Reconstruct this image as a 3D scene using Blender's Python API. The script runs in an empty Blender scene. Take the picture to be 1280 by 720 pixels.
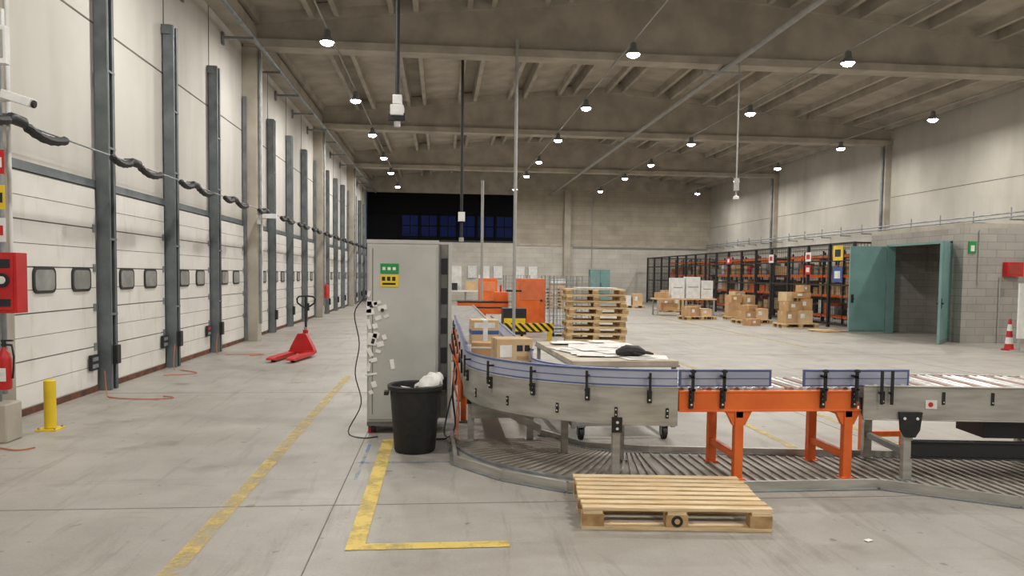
import bpy, bmesh, math, random
from mathutils import Vector, Matrix
random.seed(4)
sc = bpy.context.scene
try:
    sc.view_settings.view_transform = 'Standard'
except Exception: pass

def lin(v):
    v/=255.0
    return v/12.92 if v<=.04045 else ((v+.055)/1.055)**2.4
def C(r,g,b): return (lin(r),lin(g),lin(b),1)

# ---------------------------------------------------------------- materials
MATS={}
def M(name,c1,c2=None,scale=4,rough=.6,metal=0.0,bump=0.0,det=5,emit=None,es=0,stretch=None,lo=.35,hi=.65,spec=.5):
    if name in MATS: return MATS[name]
    m=bpy.data.materials.new(name); m.use_nodes=True
    nt=m.node_tree; b=nt.nodes['Principled BSDF']
    b.inputs['Roughness'].default_value=rough; b.inputs['Metallic'].default_value=metal; b.inputs['Specular IOR Level'].default_value=spec
    if c2 is None: c2=tuple(x*.82 for x in c1[:3])+(1,)
    tc=nt.nodes.new('ShaderNodeTexCoord'); mp=nt.nodes.new('ShaderNodeMapping')
    if stretch: mp.inputs['Scale'].default_value=stretch
    nz=nt.nodes.new('ShaderNodeTexNoise'); nz.inputs['Scale'].default_value=scale; nz.inputs['Detail'].default_value=det
    rp=nt.nodes.new('ShaderNodeValToRGB')
    rp.color_ramp.elements[0].position=lo; rp.color_ramp.elements[1].position=hi
    rp.color_ramp.elements[0].color=c2; rp.color_ramp.elements[1].color=c1
    L=nt.links.new
    L(tc.outputs['Object'],mp.inputs[0]); L(mp.outputs[0],nz.inputs['Vector']); L(nz.outputs['Fac'],rp.inputs[0]); L(rp.outputs[0],b.inputs['Base Color'])
    if bump:
        bp=nt.nodes.new('ShaderNodeBump'); bp.inputs['Strength'].default_value=bump; bp.inputs['Distance'].default_value=.01
        L(nz.outputs['Fac'],bp.inputs['Height']); L(bp.outputs[0],b.inputs['Normal'])
    if emit:
        b.inputs['Emission Color'].default_value=emit; b.inputs['Emission Strength'].default_value=es
    MATS[name]=m; return m

def mixcol(nt,a,b,fac,blend='MIX'):
    n=nt.nodes.new('ShaderNodeMix'); n.data_type='RGBA'; n.blend_type=blend
    def put(sock,v):
        if hasattr(v,'links') : nt.links.new(v,sock)
        else: sock.default_value=v
    put(n.inputs[6],a); put(n.inputs[7],b); put(n.inputs[0],fac)
    return n.outputs[2]

def layered(name,base,layers,rough=(.4,.6),spec=.4):
    """base=(scale,c_lo,c_hi); layers=(scale,detail,rough,stretch,dist,p0,col,p1) multiplied on"""
    m=bpy.data.materials.new(name); m.use_nodes=True; nt=m.node_tree; b=nt.nodes['Principled BSDF']; L=nt.links.new
    tc=nt.nodes.new('ShaderNodeTexCoord')
    def noise(s,d,r=.55,st=None,dist=0):
        n=nt.nodes.new('ShaderNodeTexNoise'); n.inputs['Scale'].default_value=s; n.inputs['Detail'].default_value=d; n.inputs['Roughness'].default_value=r; n.inputs['Distortion'].default_value=dist
        mp=nt.nodes.new('ShaderNodeMapping')
        if st: mp.inputs['Scale'].default_value=st
        L(tc.outputs['Object'],mp.inputs[0]); L(mp.outputs[0],n.inputs['Vector']); return n.outputs['Fac']
    def ramp(f,p0,c0,p1,c1):
        r=nt.nodes.new('ShaderNodeValToRGB'); r.color_ramp.elements[0].position=p0; r.color_ramp.elements[1].position=p1
        r.color_ramp.elements[0].color=c0; r.color_ramp.elements[1].color=c1; L(f,r.inputs[0]); return r.outputs[0]
    o=ramp(noise(base[0],6),.3,base[1],.7,base[2])
    for (s,d,r,st,di,p0,col,p1) in layers:
        o=mixcol(nt,o,ramp(noise(s,d,r,st,di),p0,tuple(col)+(1,),p1,(1,1,1,1)),1.0,'MULTIPLY')
    L(o,b.inputs['Base Color'])
    a,c=rough; L(ramp(noise(1.7,6),.3,(a,a,a,1),.7,(c,c,c,1)),b.inputs['Roughness'])
    b.inputs['Specular IOR Level'].default_value=spec
    return m
FLOOR=layered('floor_concrete',(.35,C(150,146,139),C(170,165,157)),[
    (2.2,8,.6,None,0,.33,(.88,.87,.86),.6),
    (60,3,.7,None,0,.3,(.87,.87,.87),.65),
    (1.3,3,.55,None,0,.27,(.70,.68,.65),.38),
    (.55,4,.6,None,.4,.36,(.86,.85,.83),.5),
    (1.6,9,.72,(3.5,.35,1),.6,.34,(.80,.79,.77),.46),
    (1.1,9,.75,(.3,3.0,1),.8,.32,(.84,.83,.81),.42),
    (9,2,.4,None,0,.25,(.62,.59,.56),.29)],rough=(.42,.6))
DOORW=layered('door_white_panel',(1.2,C(212,210,204),C(226,224,218)),[
    (2.0,5,.5,None,0,.33,(.94,.935,.92),.5),
    (2.5,6,.55,(1,2.5,.5),.2,.33,(.91,.90,.87),.42)],rough=(.4,.55))
WALLP=layered('precast_panel',(.5,C(196,193,186),C(210,207,200)),[
    (1.2,6,.5,(1,1.5,.25),.1,.34,(.92,.915,.90),.52)],rough=(.75,.85))
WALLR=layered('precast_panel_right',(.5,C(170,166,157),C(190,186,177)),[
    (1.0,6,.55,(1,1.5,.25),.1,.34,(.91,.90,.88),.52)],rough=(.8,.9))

def block_mat(name,c1,c2,mort,w=.5,h=.2):
    m=bpy.data.materials.new(name); m.use_nodes=True; nt=m.node_tree; b=nt.nodes['Principled BSDF']; L=nt.links.new
    tc=nt.nodes.new('ShaderNodeTexCoord'); sx=nt.nodes.new('ShaderNodeSeparateXYZ'); cb=nt.nodes.new('ShaderNodeCombineXYZ')
    L(tc.outputs['Object'],sx.inputs[0])
    ad=nt.nodes.new('ShaderNodeMath'); ad.operation='ADD'; L(sx.outputs[0],ad.inputs[0]); L(sx.outputs[1],ad.inputs[1])
    L(ad.outputs[0],cb.inputs[0]); L(sx.outputs[2],cb.inputs[1])
    br=nt.nodes.new('ShaderNodeTexBrick'); br.inputs['Scale'].default_value=1; br.inputs['Brick Width'].default_value=w; br.inputs['Row Height'].default_value=h
    br.inputs['Mortar Size'].default_value=.008; br.inputs['Color1'].default_value=c1; br.inputs['Color2'].default_value=c2; br.inputs['Mortar'].default_value=mort
    L(cb.outputs[0],br.inputs['Vector'])
    nz=nt.nodes.new('ShaderNodeTexNoise'); nz.inputs['Scale'].default_value=1.2; nz.inputs['Detail'].default_value=6; L(tc.outputs['Object'],nz.inputs['Vector'])
    rp=nt.nodes.new('ShaderNodeValToRGB'); rp.color_ramp.elements[0].position=.3; rp.color_ramp.elements[1].position=.7
    rp.color_ramp.elements[0].color=(.8,.8,.8,1); rp.color_ramp.elements[1].color=(1,1,1,1); L(nz.outputs['Fac'],rp.inputs[0])
    L(mixcol(nt,br.outputs['Color'],rp.outputs[0],1.0,'MULTIPLY'),b.inputs['Base Color']); b.inputs['Roughness'].default_value=.85
    return m
BLOCK=block_mat('concrete_block',C(168,164,157),C(156,152,145),C(138,134,127))
BLOCKF=block_mat('concrete_block_far',C(202,197,188),C(192,187,177),C(174,168,158),w=1.0,h=.3)
BLOCKU=block_mat('concrete_block_upper',C(180,171,155),C(170,161,145),C(154,145,130),w=1.0,h=.3)

def paint_mat(name,col,wear):
    m=bpy.data.materials.new(name); m.use_nodes=True; nt=m.node_tree; b=nt.nodes['Principled BSDF']; L=nt.links.new
    out=nt.nodes['Material Output']
    b.inputs['Base Color'].default_value=col; b.inputs['Roughness'].default_value=.6
    tc=nt.nodes.new('ShaderNodeTexCoord'); nz=nt.nodes.new('ShaderNodeTexNoise'); nz.inputs['Scale'].default_value=3.5; nz.inputs['Detail'].default_value=12; nz.inputs['Roughness'].default_value=.78
    L(tc.outputs['Object'],nz.inputs['Vector'])
    rp=nt.nodes.new('ShaderNodeValToRGB'); rp.color_ramp.elements[0].position=wear-.1; rp.color_ramp.elements[1].position=wear+.16; L(nz.outputs['Fac'],rp.inputs[0])
    tr=nt.nodes.new('ShaderNodeBsdfTransparent'); mx=nt.nodes.new('ShaderNodeMixShader')
    L(rp.outputs[0],mx.inputs[0]); L(tr.outputs[0],mx.inputs[1]); L(b.outputs[0],mx.inputs[2]); L(mx.outputs[0],out.inputs[0])
    return m
Y_SOLID=paint_mat('yellow_floor_paint',C(206,180,92),.38)
Y_WORN=paint_mat('worn_yellow_floor_paint',C(200,174,96),.485)
BLUEP=paint_mat('blue_floor_paint',C(90,130,170),.55)

CONC=M('roof_concrete',C(166,159,147),C(142,135,124),1.2,.85,bump=.15)
CONCB=M('beam_concrete',C(180,172,159),C(156,149,137),1.5,.85,bump=.1)
JOINT=M('joint_dark',C(112,107,100),rough=.9)
GROOVE=M('door_groove',C(120,117,112),rough=.7)
GALV=M('galvanised_steel',C(150,155,157),C(122,127,130),6,.45,.4)
TRACK=M('door_track_steel',C(122,129,132),C(98,105,108),3,.5,.4)
STEEL=M('stainless_sheet',C(184,181,174),C(158,155,148),3,.4,.35,stretch=(1,1,6))
ROLL=M('roller_steel',C(208,206,203),C(180,178,175),8,.3,.4)
BLACK=M('black_rubber',C(24,24,25),C(36,36,37),20,.6)
DARK=M('dark_metal',C(45,46,48),rough=.5,metal=.3)
GLASS=M('frosted_window_glass',C(150,152,148),C(118,120,117),3,.35)
RUST=M('rusty_sill',C(120,72,48),C(70,50,40),5,.9)
ORANGE=M('orange_paint',C(238,118,46),C(220,98,36),3,.45)
RED=M('red_paint',C(196,34,34),C(170,26,28),4,.4)
YELLOW=M('yellow_paint',C(232,200,40),C(212,180,32),4,.5)
TEAL=M('teal_paint',C(114,150,147),C(100,136,133),1.5,.5)
WHITE=M('white_plastic',C(226,226,224),C(206,206,204),5,.5)
PAPER=M('paper',C(232,230,226),C(210,208,204),9,.8)
CABG=M('cabinet_grey_paint',C(188,187,181),C(168,167,161),1.6,.5)
CABD=M('cabinet_side',C(120,119,114),C(98,97,93),3,.5)
GREEN=M('green_sign',C(30,140,70),rough=.5)
BLUE=M('blue_plastic',C(88,102,150),C(76,90,136),3,.4)
BLUEG=M('guard_blue_grey',C(176,180,196),C(158,163,182),3,.35)
WOOD=M('pallet_wood',C(228,208,172),C(192,162,118),5,.75,stretch=(1,9,9),bump=.15,lo=.3,hi=.7)
WOODD=M('pallet_wood_block',C(190,158,112),C(150,116,76),9,.8)
WORNT=M('worn_table_board',C(196,186,170),C(160,146,124),4,.7)
CARD=M('cardboard',C(188,152,110),C(168,132,92),3,.8)
CARDL=M('cardboard_light',C(208,180,142),C(192,162,122),3,.8)
TAPE=M('blue_tape',C(60,90,150),rough=.5)
CORD=M('orange_cord',C(196,112,76),rough=.6)
WINB=M('dusk_window_glass',C(12,18,40),C(8,12,28),1,.5,emit=C(30,48,110),es=.16,spec=.05)
VBLACK=M('unlit_black_panel',C(16,16,18),rough=.8,spec=.1)
GREYP=M('grey_paint',C(160,160,156),rough=.6)
BROWNROLL=M('roller_reddish',C(156,124,112),C(132,100,90),8,.5)
SHADOWSLAT=M('shadow_stripe_slat',C(164,156,145),C(146,138,128),6,.6)  # stripe colour of the roller shadow, painted on added floor slats
LENS=M('lamp_lens',C(255,255,255),rough=.4,emit=(1,.98,.93,1),es=60)
def hazard():
    m=bpy.data.materials.new('hazard_stripes'); m.use_nodes=True; nt=m.node_tree; b=nt.nodes['Principled BSDF']; L=nt.links.new
    tc=nt.nodes.new('ShaderNodeTexCoord'); mp=nt.nodes.new('ShaderNodeMapping'); mp.inputs['Rotation'].default_value=(0,.8,0)
    w=nt.nodes.new('ShaderNodeTexWave'); w.inputs['Scale'].default_value=2.6; w.bands_direction='X'
    r=nt.nodes.new('ShaderNodeValToRGB'); r.color_ramp.interpolation='CONSTANT'; r.color_ramp.elements[1].position=.5
    r.color_ramp.elements[0].color=C(30,30,30); r.color_ramp.elements[1].color=C(235,195,30)
    L(tc.outputs['Object'],mp.inputs[0]); L(mp.outputs[0],w.inputs[0]); L(w.outputs['Fac'],r.inputs[0]); L(r.outputs[0],b.inputs['Base Color']); return m
HAZ=hazard()

# ---------------------------------------------------------------- builder
class B:
    def __init__(s,name,loc=(0,0,0),rz=0):
        s.name=name; s.loc=loc; s.rz=rz; s.bm=bmesh.new(); s.mats=[]; s.T=Matrix.Identity(4)
    def mi(s,m):
        if m not in s.mats: s.mats.append(m)
        return s.mats.index(m)
    def face(s,vs,m,smooth=False):
        try:
            f=s.bm.faces.new(vs); f.material_index=s.mi(m); f.smooth=smooth
        except ValueError: pass
    def V(s,p): return s.bm.verts.new(s.T@Vector(p))
    def box(s,x0,x1,y0,y1,z0,z1,m):
        if x0>x1:x0,x1=x1,x0
        if y0>y1:y0,y1=y1,y0
        if z0>z1:z0,z1=z1,z0
        v=[s.V((x,y,z)) for z in (z0,z1) for y in (y0,y1) for x in (x0,x1)]
        for q in ((0,2,3,1),(4,5,7,6),(0,1,5,4),(2,6,7,3),(0,4,6,2),(1,3,7,5)): s.face([v[i] for i in q],m)
    def cbox(s,c,d,m,rz=0,rx=0,ry=0):
        old=s.T.copy(); s.T=s.T@Matrix.Translation(c)@Matrix.Rotation(rz,4,'Z')@Matrix.Rotation(ry,4,'Y')@Matrix.Rotation(rx,4,'X')
        s.box(-d[0]/2,d[0]/2,-d[1]/2,d[1]/2,-d[2]/2,d[2]/2,m); s.T=old
    def cyl(s,p0,p1,r,m,n=12,r1=None,caps=True):
        p0=Vector(p0);p1=Vector(p1); r1=r if r1 is None else r1
        d=(p1-p0).normalized(); a=d.orthogonal().normalized(); b=d.cross(a)
        A=[];Bq=[]
        for i in range(n):
            t=2*math.pi*i/n; o=a*math.cos(t)+b*math.sin(t)
            A.append(s.V(p0+o*r)); Bq.append(s.V(p1+o*r1))
        for i in range(n):
            j=(i+1)%n; s.face([A[i],A[j],Bq[j],Bq[i]],m,n>6)
        if caps: s.face(A[::-1],m); s.face(Bq,m)
    def tube(s,pts,r,m,n=8):
        pts=[Vector(p) for p in pts]; rings=[]
        a=None
        for k,p in enumerate(pts):
            d=(pts[min(k+1,len(pts)-1)]-pts[max(k-1,0)]).normalized()
            if a is None: a=d.orthogonal().normalized()
            a=(a-d*a.dot(d)).normalized(); b=d.cross(a)
            rr=r[k] if isinstance(r,(list,tuple)) else r
            rings.append([s.V(p+(a*math.cos(2*math.pi*i/n)+b*math.sin(2*math.pi*i/n))*rr) for i in range(n)])
        for q in range(len(rings)-1):
            for i in range(n):
                j=(i+1)%n; s.face([rings[q][i],rings[q][j],rings[q+1][j],rings[q+1][i]],m,True)
        s.face(rings[0][::-1],m); s.face(rings[-1],m)
    def lathe(s,prof,m,n=24,c=(0,0,0)):
        rings=[[s.V((c[0]+r*math.cos(2*math.pi*i/n),c[1]+r*math.sin(2*math.pi*i/n),c[2]+z)) for i in range(n)] for r,z in prof]
        for q in range(len(rings)-1):
            for i in range(n):
                j=(i+1)%n; s.face([rings[q][i],rings[q][j],rings[q+1][j],rings[q+1][i]],m,True)
    def prism(s,prof,y0,y1,m):   # prof: xz points
        A=[s.V((x,y0,z)) for x,z in prof]; D=[s.V((x,y1,z)) for x,z in prof]; n=len(prof)
        for i in range(n):
            j=(i+1)%n; s.face([A[i],A[j],D[j],D[i]],m)
        s.face(A[::-1],m); s.face(D,m)
    def prismx(s,prof,x0,x1,m):   # prof: yz points
        A=[s.V((x0,y,z)) for y,z in prof]; D=[s.V((x1,y,z)) for y,z in prof]; n=len(prof)
        for i in range(n):
            j=(i+1)%n; s.face([A[i],A[j],D[j],D[i]],m)
        s.face(A[::-1],m); s.face(D,m)
    def arc(s,cx,cy,r0,r1,z0,z1,a0,a1,n,m):
        R=[]
        for k in range(n+1):
            t=math.radians(a0+(a1-a0)*k/n); c,q=math.cos(t),math.sin(t)
            R.append([s.V((cx+r*c,cy+r*q,z)) for r,z in ((r0,z0),(r1,z0),(r1,z1),(r0,z1))])
        for k in range(n):
            for i in range(4):
                j=(i+1)%4; s.face([R[k][i],R[k][j],R[k+1][j],R[k+1][i]],m,i in(1,3))
        s.face(R[0][::-1],m); s.face(R[-1],m)
    def done(s,bevel=0):
        bmesh.ops.recalc_face_normals(s.bm,faces=s.bm.faces)
        me=bpy.data.meshes.new(s.name); s.bm.to_mesh(me); s.bm.free()
        for m in s.mats: me.materials.append(m)
        try: me.set_sharp_from_angle(angle=math.radians(40))
        except Exception: pass
        o=bpy.data.objects.new(s.name,me); sc.collection.objects.link(o); o.location=s.loc; o.rotation_euler=(0,0,s.rz)
        if bevel:
            md=o.modifiers.new('bevel','BEVEL'); md.width=bevel; md.segments=2; md.limit_method='ANGLE'; md.angle_limit=math.radians(40)
        return o

XL,XR,YB,YF=-4.5,17.2,47.5,-9.0
XM=(XL+XR)/2
ZBM=6.74   # underside of roof beams
def zr(x): return 7.6+1.1*(1-abs(x-XM)/(XR-XM))
COLS=[-1.9,7.8,18.3,28.1,37.9]

# ---------------------------------------------------------------- shell
b=B('floor'); b.box(XL-.3,XR+.3,YF,YB+.3,-.3,0,FLOOR)
for x in (-.72,4.25,9.2,14.2): b.box(x-.004,x+.004,YF,YB,-.01,.0015,JOINT)
for y in (.3,5.26,10.3,15.3,20.3,25.3,30.3,35.3,40.3,45.3): b.box(XL,XR,y-.004,y+.004,-.01,.0016,JOINT)
b.done()

b=B('wall_left')
b.box(XL-.35,XL-.05,YF,YB,2.72,8.0,WALLP)
b.box(XL-.35,XL-.12,YF,YB,0,2.72,GREYP)
b.box(XL-.06,XL-.045,YF,YB,4.83-.012,4.83+.012,JOINT)
b.box(XL-.05,XL-.02,YF,YB,2.68,2.78,TRACK)
b.box(XL-.05,XL+.28,YF,YB,ZBM+.05,7.2,CONCB)
for yy in (10.65,13.15,15.6,20.7,23.1,25.55,30.5,33,35.4,40.3,42.7,45.1):
    b.box(XL-.055,XL-.04,yy-.01,yy+.01,2.8,7,JOINT)
b.done()
b=B('wall_right')
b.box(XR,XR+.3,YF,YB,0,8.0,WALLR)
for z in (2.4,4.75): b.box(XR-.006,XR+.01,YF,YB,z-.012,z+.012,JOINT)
b.done()
b=B('wall_back')
b.box(XL,XR,YB,YB+.3,0,3.6,BLOCKF)
b.box(4.7,XR,YB,YB+.3,3.6,7.0,BLOCKU)
b.box(XL,4.7,YB,YB+.3,6.6,7.0,CONCB)
b.prism([(XL,7.0),(XR,7.0),(XR,7.8),(XM,8.9),(XL,7.8)],YB,YB+.3,CONCB)
b.box(7.7,8.1,YB-.3,YB,0,6.95,CONCB)
b.box(4.7,XR,YB-.05,YB,3.45,3.6,CONCB)
b.done()
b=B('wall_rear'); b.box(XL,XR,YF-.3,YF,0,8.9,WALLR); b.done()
b=B('window_1')
b.box(XL,4.7,YB+.1,YB+.25,3.6,6.6,VBLACK)
for i in (1,2,3,4,5,6):
    x0=-3.6+i*1.17
    for zz in (3.95,4.62):
        for s in (0,.5): b.box(x0+.06+s,x0+.52+s,YB+.06,YB+.1,zz,zz+.6,WINB)
    b.box(x0-.05,x0+.03,YB,YB+.1,3.7,5.4,VBLACK)
b.box(XL,4.7,YB,YB+.1,3.6,3.72,DARK); b.box(XL,4.7,YB,YB+.1,5.35,5.45,VBLACK)
b.done()

# ceiling: precast ribbed roof slabs, 1.2 m units with recessed gaps
b=B('ceiling')
b.prism([(XL,7.62),(XM,8.75),(XR,7.62),(XR,7.85),(XM,9.0),(XL,7.85)],YF,YB,CONC)
ys=[YF]+COLS+[YB]
NU=12; UW=(XR-XL)/NU
for i in range(NU):
    xa=XL+UW*i+.28; xb=XL+UW*(i+1)-.28
    for k in range(len(ys)-1):
        y0,y1=ys[k]+.12,ys[k+1]-.12
        za,zb=zr(xa),zr(xb)
        b.prism([(xa,za-.13),(xb,zb-.13),(xb,zb-.06),(xa,za-.06)],y0,y1,CONCB)
        for (x,z) in ((xa,za),(xb,zb)):
            b.prism([(x-.06,z-.33),(x+.06,z-.33),(x+.09,z+.05),(x-.09,z+.05)],y0,y1,CONCB)
b.done()

for y in COLS:
    b=B('roof_beam')
    b.box(XL,XR,y-.24,y+.24,ZBM,ZBM+.18,CONCB)
    b.prism([(XL,ZBM+.1),(XR,ZBM+.1),(XR,7.6),(XM,8.72),(XL,7.6)],y-.09,y+.09,CONCB)
    b.prism([(XL,7.25),(XM,8.35),(XR,7.25),(XR,7.6),(XM,8.7),(XL,7.6)],y-.22,y+.22,CONCB)
    b.done()
for y in COLS:
    b=B('concrete_column')
    b.box(XL-.05,XL+.28,y-.2,y+.2,0,ZBM,CONCB)
    b.cyl((XL+.33,y-.1,0.4),(XL+.33,y-.1,ZBM-.05),.03,GALV); b.cyl((XL+.33,y+.06,1.2),(XL+.33,y+.06,ZBM-.05),.02,WHITE)
    b.done(.01)
    b=B('concrete_column')
    b.box(XR-.25,XR,y-.2,y+.2,0,ZBM,CONCB); b.cyl((XR-.32,y-.1,0),(XR-.32,y-.1,ZBM-.05),.05,TRACK)
    b.done(.01)

# ---------------------------------------------------------------- dock doors
edges=[-1.9,.6,3,5.4,7.8,10.65,13.15,15.6,18.3,20.7,23.1,25.55,28.1,30.5,33,35.4,37.9,40.3,42.7,45.1,YB]
k=0
for a,c in zip(edges[:-1],edges[1:]):
    k+=1
    y0,y1=a+.17,c-.17
    if a in COLS: y0=a+.27
    if c in COLS: y1=c-.27
    if c==YB: y1=c-.3
    b=B('door_%d'%k,(XL,0,0))
    H=2.66; nsec=5
    b.box(-.08,-.03,y0,y1,.06,H,DOORW)
    for i in range(nsec):
        z0=.08+(H-.08)*i/nsec; z1=.08+(H-.08)*(i+1)/nsec
        zm=(z0+z1)/2
        b.box(-.06,-.012,y0,y1,z0+.008,zm-.004,DOORW); b.box(-.06,-.012,y0,y1,zm+.004,z1-.008,DOORW)
        b.box(-.06,-.024,y0,y1,zm-.004,zm+.004,GROOVE); b.box(-.06,-.028,y0,y1,z1-.008,z1+.008,GROOVE)
        if i>0:
            for yy in (y0+.06,y1-.06): b.box(-.012,.004,yy-.03,yy+.03,z0-.05,z0+.05,GALV)
    ym=(y0+y1)/2+(.33 if a==7.8 else 0)
    for s in (-.45,.45):
        def rr(hw,hh,r):
            P=[]
            for cx,cz,a0 in ((hw-r,hh-r,0),(-hw+r,hh-r,90),(-hw+r,-hh+r,180),(hw-r,-hh+r,270)):
                for q in range(5):
                    t=math.radians(a0+q*22.5); P.append((ym+s+cx+r*math.cos(t),1.48+cz+r*math.sin(t)))
            return P
        b.prismx(rr(.25,.15,.08),-.03,.006,DARK); b.prismx(rr(.215,.118,.06),-.03,.009,GLASS)
    b.box(-.07,-.005,y0,y1,0,.07,RUST)
    b.done()
for yy in edges:
    if yy==YB: continue
    w = yy not in COLS
    b=B('door_track',(XL,yy,0))
    if w:
        b.box(-.05,.08,-.05,.05,0,5.6,TRACK)
        for s in (-1,1):
            b.box(-.02,.14,s*.10-.012,s*.10+.012,0,5.6,TRACK); b.box(.12,.14,s*.1,s*.05,0,5.6,TRACK)
        b.box(-.04,.1,-.13,.13,5.45,5.6,TRACK)
        b.box(.13,.2,-.06,.06,.35,.6,BLACK)
        for z in (1,2,3.2,4.2): b.box(.0,.145,-.115,.115,z,z+.03,TRACK)
    else:
        for s in (-1,1):
            b.box(-.02,.06,s*.24-.02,s*.24+.02,0,5.6,TRACK)
    b.done()
for (yy,z) in ((10.3,.3),(15.2,.35),(12.85,.35)):
    b=B('dock_control_plate',(XL+.015,yy,z)); b.box(-.01,.03,-.1,.1,0,.2,DARK); b.box(.03,.034,-.08,.08,.03,.08,GALV); b.box(.03,.034,-.08,.08,.12,.17,RED if yy>15 else GALV); b.done()

# suspended hoses along left wall
b=B('cable_with_rubber_hose')
b.cyl((XL+.42,2,3.02),(XL+.42,46,3.02),.012,GALV,6)
for i in range(len(edges)-1):
    y0=edges[i]; y1=edges[i+1]
    if y0<2: continue
    for (ya,yb,sag,r0) in ((y0-.75,y0-.12,.05,.04),(y0+.12,y0+1.0,.07,.042)):
        P=[];R=[]; N=12
        for q in range(N+1):
            t=q/N; P.append((XL+.44,ya+(yb-ya)*t,3.02-sag*math.sin(math.pi*t)-.01)); R.append((r0+.008*(q%2))*(1 if 0<q<N else .5))
        b.tube(P,R,BLACK,8)
    b.tube([(XL+.44,y0-.16,3.0),(XL+.44,y0-.1,3.03),(XL+.44,y0+.1,3.03),(XL+.44,y0+.16,3.0)],[.03,.055,.055,.03],DARK,10)
    b.box(XL+.3,XL+.44,y0-.02,y0+.02,3.06,3.09,GALV)
b.done()
b=B('wall_pipe_bracket_rail')
b.cyl((XL+.55,0,6.52),(XL+.55,47,6.52),.05,GALV,8)
for yy in [2,5,9.3,11.6,14,16.5,19.2,21.6,24,26.6,29,32,35,39,42,45]:
    b.box(XL-.04,XL+.6,yy-.025,yy+.025,6.42,6.47,GALV)
    b.box(XL-.04,XL+.0,yy-.05,yy+.05,6.3,6.55,GALV)
b.done()

# ---------------------------------------------------------------- lamps
bl=B('high_bay_lamp')
bl.cyl((0,0,.24),(0,0,.28),.012,DARK,6)
bl.lathe([(0.001,.26),(.06,.26),(.075,.23),(.075,.14),(.09,.12),(.13,.06),(.155,0.01),(.15,0.01),(.12,.06),(.08,.12),(.001,.12)],GALV,20)
bl.lathe([(.138,.02),(.13,-.01),(.10,-.04),(.06,-.055),(.001,-.06)],LENS,12)
first=bl.done()
me=first.data
bpy.data.objects.remove(first)
ROWS=(-2.4,4.15,9.05,14.75); LY=(-5.5,.0,5.5,11.0,16.5,21.9,27.2,32.5,37.2,43.0)
LZ=6.42
for x in ROWS:
    for y in LY:
        o=bpy.data.objects.new('high_bay_lamp',me); o.location=(x,y,LZ); sc.collection.objects.link(o)
        l=bpy.data.lights.new('lamp_light','AREA'); l.shape='DISK'; l.size=.25; l.energy=136; l.color=(1,.965,.91)
        q=bpy.data.objects.new('bulb',l); q.location=(0,0,-.075); q.parent=o; sc.collection.objects.link(q)
    b=B('lighting_conduit'); b.cyl((x,YF+.1,LZ+.3),(x,YB-.1,LZ+.3),.018,GREYP,6); b.done()
b=B('ceiling_pipe'); b.cyl((6.85,YF+.1,6.66),(6.85,YB-.05,6.66),.065,GREYP,12)
for y in COLS: b.box(6.8,6.9,y-.05,y+.05,6.7,ZBM,GALV)
b.done()
# hanging poles
b=B('ceiling_mounted_camera_pole',(-.68,12,0))
b.cyl((0,0,4.3),(0,0,8.0),.035,BLACK,10); b.cbox((0,0,4.28),(.14,.14,.14),WHITE); b.cbox((0,-.02,4.1),(.2,.28,.16),WHITE); b.cbox((0,-.1,4.0),(.26,.05,.12),DARK); b.cyl((.0,-.05,3.86),(0,-.05,4.02),.05,WHITE)
b.done(.01)
b=B('suspended_black_pole',(.5,18.6,0))
b.cyl((0,0,2.45),(0,0,6.95),.035,BLACK,10); b.cbox((0,-.03,3.0),(.16,.18,.22),WHITE); b.cyl((0,0,2.4),(0,0,2.5),.06,GREYP); b.done()
b=B('vertical_service_pole',(1.75,18.0,0))
b.cyl((0,0,0),(0,0,7.1),.04,GREYP,10); b.cyl((0,0,0),(0,0,.03),.12,GREYP,12); b.done()
b=B('vertical_service_pole',(1.45,26.8,0))
b.cyl((0,0,0),(0,0,4.9),.05,GREYP,10); b.cyl((0,0,0),(0,0,.03),.12,GREYP,12); b.done()
b=B('suspended_lamp_pole',(7.1,17.9,0))
b.cyl((0,0,3.75),(0,0,6.85),.02,GREYP,8); b.cbox((0,0,3.85),(.1,.1,.3),GREYP); b.lathe([(.001,0),(.07,0),(.07,.06),(.001,.1)],WHITE,12,(0,0,3.5)); b.cyl((0,0,3.55),(0,0,3.8),.02,GREYP)
b.cbox((-.4,0,6.5),(1.0,.06,.05),GREYP); b.done()

# right wall rail
b=B('cable_tray_rail')
for z in (3.5,3.62): b.cyl((XR-.42,19,z),(XR-.42,47,z),.025,GALV,8)
y=19.5
while y<47:
    b.box(XR-.46,XR,y-.02,y+.02,3.4,3.44,GALV); b.cyl((XR-.42,y,3.4),(XR-.42,y,3.78),.02,GALV,6); y+=1.6
b.done()

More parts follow.
